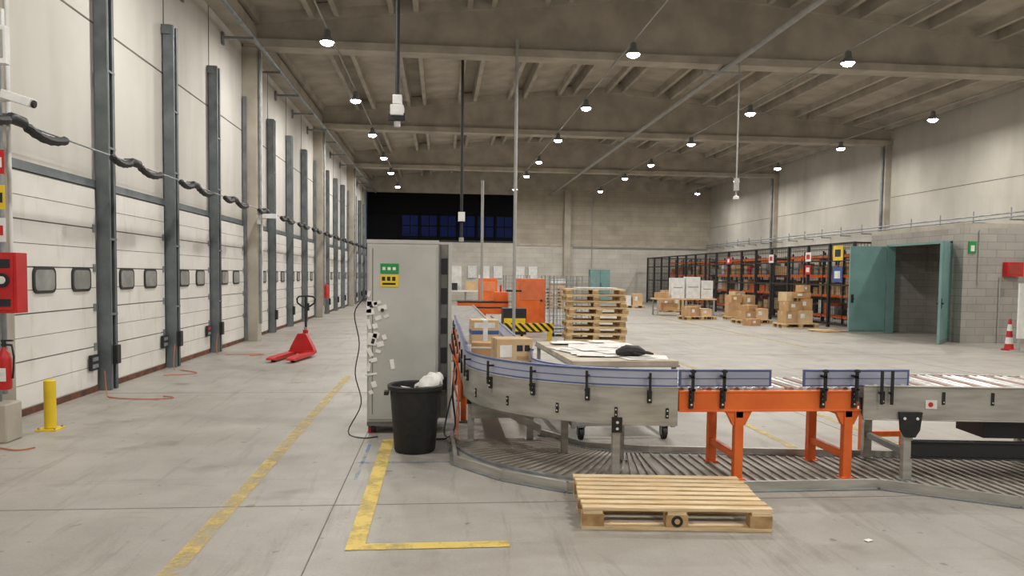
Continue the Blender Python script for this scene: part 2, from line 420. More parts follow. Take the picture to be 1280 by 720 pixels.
# ---------------------------------------------------------------- block room right
b=B('wall_block_room')
X0=13.3;Y0=18.3;Y1=22.3;HT=2.95
b.box(X0,XR,Y0,Y0+.2,0,HT,BLOCK); b.box(X0,X0+.2,Y0+.2,18.75,0,HT,BLOCK); b.box(X0,X0+.2,21.6,Y1,0,HT,BLOCK); b.box(X0,X0+.2,18.75,21.6,2.6,HT,BLOCK)
b.box(X0,XR,Y1,Y1+.2,0,HT,BLOCK); b.box(X0,XR,Y0,Y1+.2,HT,HT+.12,CONCB)
b.box(15.0,15.15,Y0+.2,Y1,0,HT,BLOCK)
b.done()
b=B('door_frame_teal',(X0,0,0))
b.box(-.03,.22,18.73,18.79,0,2.62,TEAL); b.box(-.03,.22,21.56,21.62,0,2.62,TEAL); b.box(-.03,.22,18.73,21.62,2.58,2.64,TEAL); b.done()
def leaf(name,loc,ang,w):
    b=B(name,loc,ang); b.box(0,w,-.03,.03,.02,2.58,TEAL); b.box(.02,w-.02,-.036,.036,.06,.09,CABD)
    b.box(w-.12,w-.06,-.08,.08,1.0,1.04,DARK); b.box(w-.13,w-.05,-.038,.038,.9,1.15,DARK)
    for z in (.3,1.3,2.3): b.cyl((0,-.04,z),(0,-.04,z+.12),.02,DARK,8)
    b.done()
leaf('door_leaf_teal',(X0-.06,21.6,0),math.pi,1.12)
leaf('door_leaf_teal',(X0-.06,18.72,0),math.pi+.80,1.25)
b=B('fire_hose_box',(14.6,Y0-.1,1.72)); b.box(-.22,.22,-.08,.1,0,.36,RED); b.box(-.18,.18,-.085,-.08,.05,.31,M('red_dark',C(165,60,50))); b.done(.01)
b=B('exit_sign',(13.52,Y0-.02,2.3)); b.box(-.1,.1,-.01,.02,0,.3,GREEN); b.box(-.05,.05,-.014,-.01,.05,.2,WHITE); b.done()
b=B('wall_conduit'); b.cyl((14.3,Y0-.03,0),(14.3,Y0-.03,1.7),.02,GREYP,6); b.cyl((13.7,Y0-.03,1.5),(13.7,Y0-.03,2.9),.015,GREYP,6); b.done()
b=B('white_notice_board',(13.02,16.0,0)); b.box(0,.5,0,.05,.3,1.55,WHITE); b.box(0.03,.07,0,.05,0,.3,GREYP); b.box(.43,.47,0,.05,0,.3,GREYP); b.box(-.02,.6,-.15,.2,0,.03,GREYP); b.done()
b=B('barrier_cone',(13.15,16.42,0)); b.lathe([(.001,0),(.16,0),(.16,.03),(.1,.03)],RED,16)
zs=[(.1,.03),(.085,.15),(.07,.3),(.055,.45),(.04,.6),(.03,.72)]
for i in range(5): b.lathe([zs[i],zs[i+1]],[RED,WHITE][i%2],16)
b.lathe([(.03,.72),(.001,.73)],RED,16); b.done()

# ---------------------------------------------------------------- cage fence
b=B('mesh_security_fence')
XF=12.9; y=22.75; ye=46.6; hh=2.78
ypos=[]
while y<ye+.1:
    b.box(XF-.045,XF+.045,y-.045,y+.045,0,hh,BLACK); ypos.append(y); y+=1.49
for z in (.12,1.4,2.2,hh-.03): b.box(XF-.02,XF+.02,22.75,ypos[-1],z-.03,z+.03,BLACK)
y=22.75
while y<ypos[-1]:
    b.box(XF-.004,XF+.004,y-.007,y+.007,.1,hh,BLACK); y+=.11
z=.2
while z<hh: b.box(XF-.004,XF+.004,22.75,ypos[-1],z-.005,z+.005,BLACK); z+=.2
b.done()
for yy in (22.75,ypos[-1]):
    b=B('mesh_security_fence')
    for x in (14.3,15.7,17.1): b.box(x-.035,x+.035,yy-.035,yy+.035,0,hh,BLACK)
    for z in (.12,1.4,hh-.03): b.box(12.96,17.1,yy-.02,yy+.02,z-.025,z+.025,BLACK)
    x=13
    while x<17.1: b.box(x-.006,x+.006,yy-.004,yy+.004,.1,hh,BLACK); x+=.11
    b.done()
b=B('fence_sign',(12.84,0,0))
for (yy,z,m,m2,s) in ((23.6,2.2,YELLOW,BLACK,.3),(23.6,1.5,TAPE,WHITE,.3),(25.6,2.2,WHITE,RED,.2),(28.6,2.2,WHITE,RED,.2),(33.0,2.2,RED,WHITE,.2),(25.6,1.75,RED,WHITE,.2)):
    b.box(-.02,.0,yy-s,yy+s,z,z+s*1.6,m); b.box(-.024,-.02,yy-s*.6,yy+s*.6,z+s*.4,z+s*1.2,m2)
b.done()
for (yc,ln) in ((26.2,5.6),(33.5,6.5),(41.3,7)):
    for xx in (14.1,16.1):
        b=B('storage_rack',(xx,yc,0))
        n=int(ln/1.4)
        for i in range(n+1):
            yy=-ln/2+ln*i/n
            for x in (-.4,.4): b.box(x-.03,x+.03,yy-.03,yy+.03,0,2.6,DARK)
        for z in (.3,1.0,1.7,2.4):
            b.box(-.42,-.38,-ln/2,ln/2,z-.05,z+.05,ORANGE); b.box(.38,.42,-ln/2,ln/2,z-.05,z+.05,ORANGE); b.box(-.4,.4,-ln/2,ln/2,z+.03,z+.05,GALV)
            if z<2.3:
                y=-ln/2+.1
                while y<ln/2-.5:
                    w=random.uniform(.25,.5); h=random.uniform(.2,.5)
                    b.box(-.35,.3,y,y+w,z+.05,z+.05+h,random.choice([CARD,CARDL,ORANGE,CARD,DARK,GREYP,GREYP,CARD,WHITE,RED if random.random()<.3 else CARD])); y+=w+random.uniform(.02,.3)
        b.done()

# ---------------------------------------------------------------- generic props
def pallet(b,ox=0,oy=0,oz=0,rz=0,n=5,m=WOOD,m2=WOODD,L=1.2,W=.8):
    old=b.T.copy(); b.T=b.T@Matrix.Translation((ox,oy,oz))@Matrix.Rotation(rz,4,'Z')
    bw=.066 if n>5 else .115
    for i in range(n):
        yy=-W/2+bw/2+(W-bw)*i/(n-1); b.cbox((random.uniform(-.008,.008),yy,.133),(L,bw*random.uniform(.85,1.15),.022),m,rz=random.uniform(-.014,.014) if n>5 else 0)
    for xx in (-L/2+.07,0,L/2-.07):
        b.cbox((xx,0,.111),(.12,W,.022),m)
        for yy in (-W/2+.05,0,W/2-.05): b.cbox((xx,yy,.061),(.14,.1,.078),m2)
    for yy in (-W/2+.05,0,W/2-.05): b.cbox((0,yy,.011),(L,.1,.022),m)
    b.T=old
b=B('wooden_pallet',(1.54,5.0,0),math.radians(-6)); pallet(b,n=8)
b.cyl((0,-.352,.061),(0,-.406,.061),.036,BLACK,20); b.cyl((0,-.405,.061),(0,-.408,.061),.018,WOODD,14)
b.done(.003)

b=B('wooden_pallet_stack',(3.55,17.3,0),math.radians(-4))
for i in range(9): pallet(b,random.uniform(-.05,.05),random.uniform(-.03,.03),i*.146,random.uniform(-.06,.06),n=5,m=WOOD,L=1.35,W=.9)
b.cbox((.0,0,1.33),(.9,.6,.02),PAPER,rz=.1)
b.done()

def carton(b,x,y,z,w,d,h,m=CARD,rz=0,tape=CARDL,tilt=0):
    old=b.T.copy(); b.T=b.T@Matrix.Translation((x,y,z))@Matrix.Rotation(rz,4,'Z')@Matrix.Rotation(tilt,4,'Y')
    b.box(-w/2,w/2,-d/2,d/2,0,h,m); b.box(-w/2-.001,w/2+.001,-.025,.025,h*.7,h+.002,tape); b.box(-w/2,w/2,-.002,.002,h,h+.003,JOINT)
    if random.random()<.6: b.box(-w*.3,-w*.02,-d/2-.003,-d/2,h*.4,h*.75,PAPER)
    b.T=old
def carton_group(name,x,y,items,pal=True,rz=0):
    b=B(name,(x,y,0),rz)
    if pal: pallet(b)
    for it in items: carton(b,*it)
    return b.done()
carton_group('carton_pile_on_pallet',11.6,23.9,[(-.32,-.1,.146,.42,.5,.4,CARD,.1),(.2,-.05,.146,.5,.5,.42,CARDL,-.08),(-.22,-.1,.55,.55,.45,.3,CARD,.25),(.3,0,.57,.38,.4,.38,CARD,-.2),(-.34,0,.86,.34,.35,.3,CARDL,.4),(.1,0,.96,.6,.4,.2,CARD,.1),(.2,-.05,1.17,.35,.3,.22,CARD,.5)])
carton_group('carton_pile_on_pallet',11.0,26.0,[(-.3,-.1,.146,.5,.5,.3,CARD,.2),(.25,-.05,.146,.45,.5,.38,CARDL,-.1),(-.15,0,.45,.6,.4,.2,CARD,.5)],rz=.15)
carton_group('carton_pile_on_pallet',11.5,28.2,[(-.35,-.1,.146,.45,.5,.5),(.2,-.05,.146,.55,.5,.35,CARDL,.1),(-.3,0,.65,.5,.4,.3,CARD,.4),(.25,0,.5,.4,.4,.45,CARD,.2)],rz=-.1)
carton_group('carton_pile_on_pallet',9.7,28.0,[(-.35,-.1,.146,.5,.45,.35,CARD,.3),(.2,-.05,.146,.45,.5,.28,CARDL,.1)],rz=.2)
carton_group('carton_pile_on_pallet',10.6,34.0,[(-.35,-.1,.146,.5,.5,.5,CARD,.1),(.2,-.05,.146,.5,.5,.6,CARDL),(-.3,0,.65,.4,.4,.35,CARD,.3)])
carton_group('carton_pile_on_pallet',9.7,38,[(-.35,-.1,.146,.5,.5,.5,WHITE),(.25,-.05,.146,.5,.5,.6,CARDL)])
carton_group('carton_pile_on_pallet',12.15,30.0,[(-.35,-.1,.146,.4,.5,.6,CARD),(.2,-.05,.146,.5,.5,.5,CARD),(-.1,0,.75,.5,.4,.3,CARDL,.3)])
carton_group('loose_carton',10.5,24.8,[(0,0,0,.5,.35,.22,CARD,.5)],False)
carton_group('loose_carton',12.45,25.4,[(0,0,0,.4,.5,.5,CARDL,.1),(0,0,.5,.35,.4,.3,CARD,.4)],False)
b=B('flattened_cardboard',(12.2,22.2,0)); b.cbox((-.4,-.1,.02),(1.0,.7,.03),CARD,rz=.3); b.cbox((-.6,0,.045),(.7,.5,.02),CARDL,rz=-.2); b.done()
b=B('packing_table',(10.2,31.2,0))
b.box(-1.3,1.3,-.4,.4,.66,.72,CARDL)
for x in (-1.2,0,1.2):
    for y in (-.35,.35): b.box(x-.03,x+.03,y-.03,y+.03,0,.66,GREYP)
b.box(-1.2,1.2,-.35,.35,.2,.23,CARD)
for (x,w,h) in ((-.3,.55,.85),(.35,.6,.9),(.95,.5,.75)):
    b.box(x-w/2,x+w/2,-.2,.2,.72,.72+h,WHITE); b.box(x-w/2+.08,x+w/2-.08,-.206,-.2,.72+h*.5,.72+h*.55,GREYP)
b.box(-1.2,-.7,-.2,.2,.72,.95,CARD); b.box(-.9,-.3,-.2,.2,.23,.5,CARD); b.box(.1,.7,-.2,.2,.23,.45,CARDL)
b.done()

# ---------------------------------------------------------------- conveyor
CX,CY,RO,RI=1.85,7.35,1.62,.92
ZT=.72
b=B('curved_roller_conveyor')
b.arc(CX,CY,RO-.02,RO,.45,ZT+.02,180,270,32,STEEL); b.arc(CX,CY,RO-.05,RO+.004,ZT+.015,ZT+.025,180,270,32,STEEL); b.arc(CX,CY,RO-.05,RO,.44,.455,180,270,32,STEEL)
b.arc(CX,CY,RI,RI+.02,.5,ZT+.02,180,270,24,STEEL)
n=36
for i in range(n):
    t=math.radians(180+90*(i+.5)/n); c,s=math.cos(t),math.sin(t)
    b.cyl((CX+(RI+.02)*c,CY+(RI+.02)*s,ZT-.02),(CX+(RO-.02)*c,CY+(RO-.02)*s,ZT-.025),.016,ROLL,8,r1=.027)
ra,rb=RO-.035,RO-.02
b.arc(CX,CY,ra,rb,.755,.865,180,270,32,BLUEG); b.arc(CX,CY,ra-.006,rb+.006,.865,.88,180,270,32,BLUE); b.arc(CX,CY,ra-.004,rb+.004,.745,.757,180,270,32,BLUE)
b.arc(CX,CY,ra-.003,rb+.003,.805,.812,180,270,32,BLUE)
ra,rb=RI+.02,RI+.035
b.arc(CX,CY,ra,rb,.745,.79,180,270,32,BLUEG); b.arc(CX,CY,ra-.006,rb+.006,.79,.803,180,270,32,BLUE)
def bracket_curve(t):
    t=math.radians(t); c,s=math.cos(t),math.sin(t)
    old=b.T.copy(); b.T=Matrix.Translation((CX+RO*c,CY+RO*s,0))@Matrix.Rotation(t-math.pi/2*3,4,'Z')
    b.box(-.018,.018,-.02,-.0,.62,.72,BLACK); b.box(-.010,.010,-.045,-.03,.66,.86,BLACK); b.box(-.016,.016,-.045,.03,.70,.715,BLACK); b.box(-.010,.010,-.045,.02,.81,.825,BLACK)
    for z in (.645,.685): b.cyl((0,-.02,z),(0,-.026,z),.008,WHITE,8)
    b.T=old
for t in (192,210,228,245,262): bracket_curve(t)
for t in (200,218,236,253,267):
    tt=math.radians(t); c,s=math.cos(tt),math.sin(tt)
    old=b.T.copy(); b.T=Matrix.Translation((CX+RO*c,CY+RO*s,0))@Matrix.Rotation(tt-math.pi*1.5,4,'Z')
    b.box(-.012,.012,-.008,0,.5,.58,BLACK); b.cyl((0,-.008,.52),(0,-.012,.52),.007,WHITE,6); b.cyl((0,-.008,.56),(0,-.012,.56),.007,WHITE,6)
    b.T=old
for t,r in ((186,RO-.06),(253,RO-.03),(253,RI+.06),(222,RI+.06),(186,RI+.06)):
    tt=math.radians(t); x,y=CX+r*math.cos(tt),CY+r*math.sin(tt)
    b.box(x-.03,x+.03,y-.025,y+.025,0.02,.5,STEEL); b.box(x-.055,x+.055,y-.05,y+.05,0,.02,GALV)
    b.box(x-.04,x+.04,y-.045,y-.02,.38,.5,BLACK); b.cyl((x,y-.045,.41),(x,y-.05,.41),.012,WHITE,8); b.cyl((x,y-.045,.46),(x,y-.05,.46),.012,WHITE,8)
b.box(.62,1.3,6.55,6.75,.42,.5,GREYP); b.prism([(.36,.42),(.42,.46),(.95,.2),(.95,.12)],7.0,7.02,STEEL)
b.prism([(.3,.42),(.9,.42),(1.1,.25),(.3,.25)],7.1,7.16,STEEL)
b.done(.002)

b=B('straight_roller_conveyor')
XA,XB=.23,.93; ye=21.5; cy0=CY+.01
for x in (XA,XB-.02): b.box(x,x+.02,cy0,ye,.5,ZT+.02,STEEL)
b.box(XA-.01,XA+.03,cy0,ye,ZT+.02,ZT+.03,STEEL); b.box(XB-.03,XB+.01,cy0,ye,ZT+.02,ZT+.03,STEEL)
for x in (XA+.02,XB-.035):
    b.box(x,x+.015,cy0,13.5,.755,.865,BLUEG); b.box(x-.006,x+.021,cy0,13.5,.865,.88,BLUE); b.box(x-.004,x+.019,cy0,13.5,.745,.757,BLUE)
y=cy0+.05
while y<ye:
    b.cyl((XA+.02,y,ZT-.02),(XB-.02,y,ZT-.02),.025,ROLL,8); y+=.085
for y in (8.2,9.6,11,12.5,14,15.6,17.2,18.8,20.4,21.3):
    for x in (XA+.03,XB-.03): b.box(x-.03,x+.03,y-.025,y+.025,.02,.5,ORANGE); b.box(x-.05,x+.05,y-.05,y+.05,0,.02,GALV)
    b.box(XA+.03,XB-.03,y-.02,y+.02,.2,.25,ORANGE)
for y in (7.7,8.6,9.6,10.6,11.6,12.6):
    for x in (XA-.02,XB): b.box(x,x+.02,y-.015,y+.015,.6,.84,BLACK)
b.done(.002)

b=B('orange_roller_conveyor')
ya,yb=5.73,6.43; xa,xb=1.86,3.32
for y in (ya,yb-.05): 
    b.box(xa,xb,y,y+.05,.56,.70,ORANGE); b.box(xa,xb,y-.006,y+.056,.70,.715,ORANGE); b.box(xa,xb,y-.006,y+.056,.55,.565,ORANGE)
x=xa+.03; i=0
while x<xb:
    b.cyl((x,ya+.05,ZT-.005),(x,yb-.05,ZT-.005),.024,ROLL if i%3 else BROWNROLL,8); x+=.075; i+=1
for x in (2.35,3.25):
    for y in (ya+.03,yb-.09):
        b.box(x-.035,x+.035,y-.03,y+.03,.02,.56,ORANGE); b.box(x-.05,x+.05,y-.045,y+.045,0,.02,ORANGE)
        b.prism([(x-.11,.56),(x-.035,.56),(x-.035,.44),(x-.05,.44)],y-.02,y+.02,ORANGE); b.prism([(x+.11,.56),(x+.035,.56),(x+.035,.44),(x+.05,.44)],y-.02,y+.02,ORANGE)
    b.box(x-.02,x+.02,ya+.05,yb-.1,.16,.22,ORANGE)
    b.box(x-.03,x+.03,ya,yb,.5,.56,ORANGE)
def guard(x0,x1,y,dy=.015):
    b.box(x0,x1,y,y+dy,.755,.865,BLUEG); b.box(x0,x1,y-.006,y+dy+.006,.865,.88,BLUE); b.box(x0,x1,y-.004,y+dy+.004,.745,.757,BLUE); b.box(x0,x1,y-.003,y+dy+.003,.805,.812,BLUE)
    for xx in (x0,x1): b.cyl((xx,y+.007,.745),(xx,y+.007,.88),.012,BLUE,8)
guard(1.87,2.6,ya+.02); guard(2.88,3.75,ya+.02)
def brk(x,y):
    b.box(x-.018,x+.018,y-.022,y-.002,.58,.74,BLACK); b.box(x-.010,x+.010,y-.06,y-.035,.64,.89,BLACK); b.box(x-.02,x+.02,y-.06,y+.0,.72,.74,BLACK); b.box(x-.010,x+.010,y-.06,y+.03,.82,.84,BLACK)
    b.box(x-.018,x+.018,y-.065,y-.03,.865,.885,BLACK)
    for z in (.61,.65,.69): b.cyl((x,y-.022,z),(x,y-.028,z),.008,WHITE,8)
for x in (1.95,2.2,3.02,3.28): brk(x,ya)
b.done(.002)

ang=math.radians(-7)
b=B('steel_roller_conveyor',(3.34,5.68,0),ang)
Ln=3.4
for y in (0,.78): 
    b.box(0,Ln,y,y+.02,.50,.755,STEEL); b.box(0,Ln,y-.012,y+.03,.755,.765,STEEL); b.box(0,Ln,y-.012,y+.03,.49,.5,STEEL)
x=.05;i=0
while x<Ln:
    b.cyl((x,.02,.74),(x,.78,.74),.024,ROLL if i%3 else BROWNROLL,8); x+=.075; i+=1
for x in (.36,1.7,3.0):
    for y in (.03,.75):
        b.box(x-.035,x+.035,y-.03,y+.03,.02,.5,STEEL); b.box(x-.06,x+.06,y-.055,y+.055,0,.02,GALV)
        b.prism([(x-.09,.56),(x+.09,.56),(x+.075,.42),(x+.04,.36),(x-.04,.36),(x-.075,.42)],y-.06,y-.03,BLACK)
        for dx in (-.05,.05): b.cyl((x+dx,y-.06,.51),(x+dx,y-.066,.51),.012,WHITE,8)
    b.box(x-.02,x+.02,.03,.75,.2,.25,GALV)
b.box(.38,Ln,.0,.05,.2,.32,DARK); b.box(.38,Ln,-.02,.05,.32,.33,DARK); b.box(.38,Ln,-.02,.05,.19,.2,DARK)
b.box(1.0,1.4,.1,.5,.34,.5,DARK)
for x in (.15,.62,1.0,1.5,2.0): b.box(x-.012,x+.012,-.008,0,.62,.72,BLACK); b.cyl((x,-.008,.64),(x,-.012,.64),.006,WHITE,6)
b.cyl((.52,-.004,.62),(.52,-.01,.62),.02,RED,12); b.box(.48,.57,-.006,0,.585,.655,PAPER)
for x in (.12,.2): b.box(x-.010,x+.010,-.05,-.03,.62,.89,BLACK); b.box(x-.010,x+.010,-.05,.0,.7,.715,BLACK)
b.done(.002)

b=B('orange_support_frame',(3.9,6.62,0))
for x in (0,.4): b.box(x-.035,x+.035,-.03,.03,0,.5,ORANGE)
b.box(-.1,.5,-.03,.03,.44,.5,ORANGE); b.box(0,.4,-.015,.015,.15,.2,ORANGE); b.done(.003)

# floor guard rim + added slats imitating the rollers' striped shadow on the floor
def rimobj(name,pts,h=.07,w=.03):
    b=B(name)
    for p,q in zip(pts[:-1],pts[1:]):
        p=Vector(p);q=Vector(q);d=q-p; c=(p+q)/2
        b.cbox((c.x,c.y,h/2),(d.length+w*.4,w,h),STEEL,rz=math.atan2(d.y,d.x)); b.cbox((c.x,c.y,.006),(d.length,w*3,.008),GALV,rz=math.atan2(d.y,d.x))
    return b.done()
rimobj('floor_guard_rail',[(.12,7.4),(.14,6.35),(.5,5.85),(.95,5.5),(1.3,5.44),(3.35,5.46),(4.1,4.95),(6.5,4.1)],.075)
rimobj('floor_guard_rail',[(6.5,6.1),(1.9,6.72),(1.35,6.9),(1.02,7.5)],.06)
b=B('roller_shadow_stripes')
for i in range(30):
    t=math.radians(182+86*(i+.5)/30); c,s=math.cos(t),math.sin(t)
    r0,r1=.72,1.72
    p=Vector((CX+.5*(r0+r1)*c,CY+.5*(r0+r1)*s,.010)); b.cbox(p,(r1-r0,.024,.012),SHADOWSLAT,rz=t)
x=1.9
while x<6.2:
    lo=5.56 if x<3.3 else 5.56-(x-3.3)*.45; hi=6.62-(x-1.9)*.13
    b.box(x-.012,x+.012,lo,hi,.004,.016,SHADOWSLAT); x+=.085
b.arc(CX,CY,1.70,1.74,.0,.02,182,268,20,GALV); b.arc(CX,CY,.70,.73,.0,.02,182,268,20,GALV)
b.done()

# cartons on conveyor
b=B('white_carton',(.56,9.75,ZT+.008),.05); b.box(-.17,.17,-.2,.2,0,.3,CARDL); b.box(-.171,.171,-.201,.201,.12,.17,TAPE); b.box(-.14,.12,-.203,-.2,.2,.27,PAPER); b.box(-.03,.03,-.202,.202,0,.301,PAPER); b.done(.004)
b=B('cardboard_box',(.72,7.62,ZT+.008),.12)
b.box(-.18,.18,-.16,.16,0,.24,CARDL); b.box(-.181,.181,-.02,.02,.12,.242,CARD)
b.box(-.15,-.03,-.164,-.16,.06,.18,PAPER); b.box(.02,.08,-.164,-.16,.12,.18,DARK); b.box(.1,.15,-.164,-.16,.12,.18,DARK); b.box(.02,.14,-.163,-.16,.04,.07,CARD); b.done(.004)
b=B('cardboard_box',(.45,8.05,ZT+.008),-.1); b.box(-.11,.11,-.12,.12,0,.16,CARD); b.box(-.111,.111,-.121,.121,.1,.12,PAPER); b.done(.004)

# trolley table
b=B('trolley_table',(1.76,8.3,0),math.radians(2))
ZB=.78
b.box(-.53,.53,-1.10,1.10,ZB-.04,ZB,WORNT); b.box(-.54,.54,-1.11,1.11,ZB-.06,ZB-.038,GREYP)
for x in (-.5,.5):
    for y in (-1.05,1.05): b.box(x-.02,x+.02,y-.02,y+.02,.12,ZB-.05,GREYP)
b.box(-.5,.5,-1.06,-1.02,.14,.18,GREYP); b.box(-.5,.5,1.02,1.06,.14,.18,GREYP); b.box(-.52,-.48,-1.05,1.05,.14,.18,GREYP); b.box(.48,.52,-1.05,1.05,.14,.18,GREYP)
for x in (-.42,.42):
    for y in (-1.02,1.02):
        b.cyl((x-.02,y,.06),(x+.02,y,.06),.06,BLACK,16); b.cyl((x-.025,y,.06),(x+.025,y,.06),.025,GALV,10); b.box(x-.035,x-.027,y-.03,y+.03,.05,.14,GALV); b.box(x+.027,x+.035,y-.03,y+.03,.05,.14,GALV); b.box(x-.04,x+.04,y-.04,y+.04,.13,.145,GALV)
for i in range(40):
    b.cbox((random.uniform(-.38,.38),random.uniform(-.93,.93),ZB+.002+i*.0006),(random.uniform(.2,.34),random.uniform(.25,.42),.001),PAPER,rz=random.uniform(-.4,.4))
b.done()
b=B('black_work_glove',(1.95,7.55,ZB+.03))
b.tube([(-.16,0,.02),(-.06,.03,.035),(.06,0,.035),(.13,-.02,.02)],[.03,.06,.055,.02],BLACK,8)
for i in range(4): b.tube([(.08,-.03+.02*i,.025),(.15,-.06+.035*i,.02),(.2,-.07+.045*i,.012)],[.015,.014,.009],BLACK,6)
b.tube([(0,-.03,.02),(.03,-.09,.015),(.07,-.12,.01)],[.015,.013,.009],BLACK,6)
b.done()

# ---------------------------------------------------------------- cabinet
b=B('electrical_cabinet',(-.37,7.95,0))
b.box(-.35,.35,-.33,.33,.12,1.93,CABG); b.box(-.355,.355,-.335,.335,1.9,1.935,CABG)
b.box(-.33,.33,-.345,-.33,.15,1.88,CABG)
b.box(-.3,-.29,-.347,-.345,.2,1.85,CABD)
b.box(.35,.47,-.25,-.21,.14,1.9,CABD); b.box(.45,.485,-.26,.2,.14,1.92,CABG); b.box(.35,.36,-.33,.33,.14,1.9,CABD)
for z in (.4,.7,1.0,1.3,1.6): b.box(.38,.44,-.256,-.25,z,z+.16,DARK)
b.box(-.35,.35,-.33,.33,.08,.12,CABD)
for x in (-.29,.29):
    for y in (-.27,.27):
        b.cyl((x-.02,y,.05),(x+.02,y,.05),.05,BLACK,14); b.box(x-.03,x+.03,y-.03,y+.03,.07,.1,GALV)
b.box(-.34,-.27,-.30,-.26,.0,.08,RED)
b.box(-.22,-.04,-.349,-.345,1.60,1.70,GREEN); b.box(-.22,-.04,-.349,-.345,1.47,1.59,YELLOW); 
for i in range(3): b.box(-.2+i*.05,-.17+i*.05,-.351,-.349,1.635,1.665,PAPER)
for i in range(3): b.box(-.205+i*.05,-.172+i*.05,-.351,-.349,1.53,1.57,BLACK)
b.box(-.2,-.07,-.351,-.349,1.49,1.51,BLACK)
for (x,z,w,h) in ((-.3,1.3,.1,.05),(-.32,1.22,.08,.06),(-.24,1.16,.06,.04),(-.3,.95,.09,.12),(-.22,.9,.07,.05),(-.31,.6,.12,.02),(-.33,1.27,.05,.12),(-.2,1.26,.09,.05),(-.27,1.08,.05,.05),(-.32,.82,.04,.09),(-.1,.7,.04,.1),(-.26,.99,.06,.06),(-.29,.74,.08,.04),
                  (-.33,1.1,.03,.1),(-.25,1.31,.07,.03),(-.33,.68,.03,.1),(-.24,.83,.05,.03),(-.28,.5,.05,.06),(-.33,1.4,.03,.06),(-.16,1.18,.05,.03),(-.18,.97,.04,.05),(-.31,.42,.04,.04)):
    b.cbox((x,-.348,z),(w,.004,h),PAPER,ry=random.uniform(-.5,.5))
for (x,z,w,h) in ((-.29,.93,.03,.05),(-.31,1.28,.03,.03),(-.2,1.24,.03,.03)):
    b.cbox((x,-.352,z),(w,.003,h),DARK,ry=random.uniform(-.5,.5))
b.done(.003)

# trash bin
b=B('black_trash_bin',(-.22,6.88,0))
b.lathe([(.001,.0),(.17,.0),(.185,.02),(.225,.56),(.245,.565),(.25,.60),(.235,.61),(.215,.60),(.205,.5),(.18,.04),(.001,.04)],BLACK,36)
for a in (0,math.pi): 
    b.cbox((.255*math.cos(a),0,.53),(.04,.12,.03),BLACK)
for i in range(6):
    b.cbox((.0+random.uniform(-.1,.1),random.uniform(-.1,.1),.53+random.uniform(0,.05)),(.12,.1,.004),PAPER,rz=random.uniform(0,3),rx=random.uniform(-.8,.8),ry=random.uniform(-.8,.8))
ring=[]
for q in range(9):
    ph=math.pi*q/8; row=[]
    for i in range(14):
        th=2*math.pi*i/14; r=1+random.uniform(-.22,.22)
        row.append(b.V((.13+.11*r*math.sin(ph)*math.cos(th)+.05*math.cos(ph),.02+.10*r*math.sin(ph)*math.sin(th),.60+.10*r*math.cos(ph))))
    ring.append(row)
for q in range(8):
    for i in range(14): b.face([ring[q][i],ring[q][(i+1)%14],ring[q+1][(i+1)%14],ring[q+1][i]],PAPER)
b.done()

def cable(name,pts,r,m,n=8,sub=5):
    P=[Vector(p) for p in pts]; out=[]
    for i in range(len(P)-1):
        p0=P[max(i-1,0)];p1=P[i];p2=P[i+1];p3=P[min(i+2,len(P)-1)]
        for q in range(sub):
            t=q/sub
            out.append(.5*((2*p1)+(-p0+p2)*t+(2*p0-5*p1+4*p2-p3)*t*t+(-p0+3*p1-3*p2+p3)*t**3))
    out.append(P[-1]); b=B(name); b.tube(out,r,m,n); return b.done()
cable('black_power_cable',[(-.76,7.7,1.35),(-.85,7.68,1.2),(-.8,7.66,.9),(-.84,7.66,.6),(-.78,7.66,.3),(-.9,7.6,.03),(-.75,7.4,.008),(-.6,7.45,.008)],.006,DARK,6)
cable('black_power_cable',[(.12,7.7,1.0),(.15,7.66,.7),(.13,7.66,.4),(.16,7.6,.1),(.1,7.4,.012),(.0,7.3,.012),(-.2,7.35,.012)],.01,BLACK,6)
cable('black_power_cable',[(.1,7.67,.9),(.17,7.66,.6),(.1,7.6,.3),(.05,7.5,.02),(.15,7.3,.012),(.1,7.1,.012)],.008,BLACK,6)
cable('orange_power_cable',[(.15,7.64,1.05),(.19,7.64,.8),(.14,7.6,.55),(.19,7.56,.3),(.18,7.5,.1),(.1,7.3,.012)],.009,CORD,6)
cable('orange_power_cable',[(.13,7.6,.8),(.19,7.55,.62),(.2,7.5,.45),(.17,7.45,.25),(.17,7.2,.02),(.1,7.0,.012)],.007,CORD,6)
cable('orange_extension_cord',[(-4.3,10.2,.3),(-4.28,10.2,.02),(-4.1,9.9,.01),(-3.7,9.75,.01),(-3.4,9.8,.01),(-3.35,9.9,.01),(-3.5,9.98,.01)],.007,CORD,6)
cable('orange_extension_cord',[(-4.3,12.8,.4),(-4.28,12.7,.02),(-4.1,12.6,.01),(-3.8,12.3,.01),(-3.9,12.1,.01),(-4.2,12.0,.01)],.007,CORD,6)
cable('orange_extension_cord',[(-4.3,15.2,.4),(-4.28,15.1,.02),(-4.0,15.0,.01),(-3.4,15.1,.01),(-3.6,14.8,.01)],.007,CORD,6)
cable('orange_extension_cord',[(-4.1,7.2,.01),(-3.9,7.1,.01),(-3.7,7.0,.01),(-3.6,7.1,.01)],.007,CORD,6)

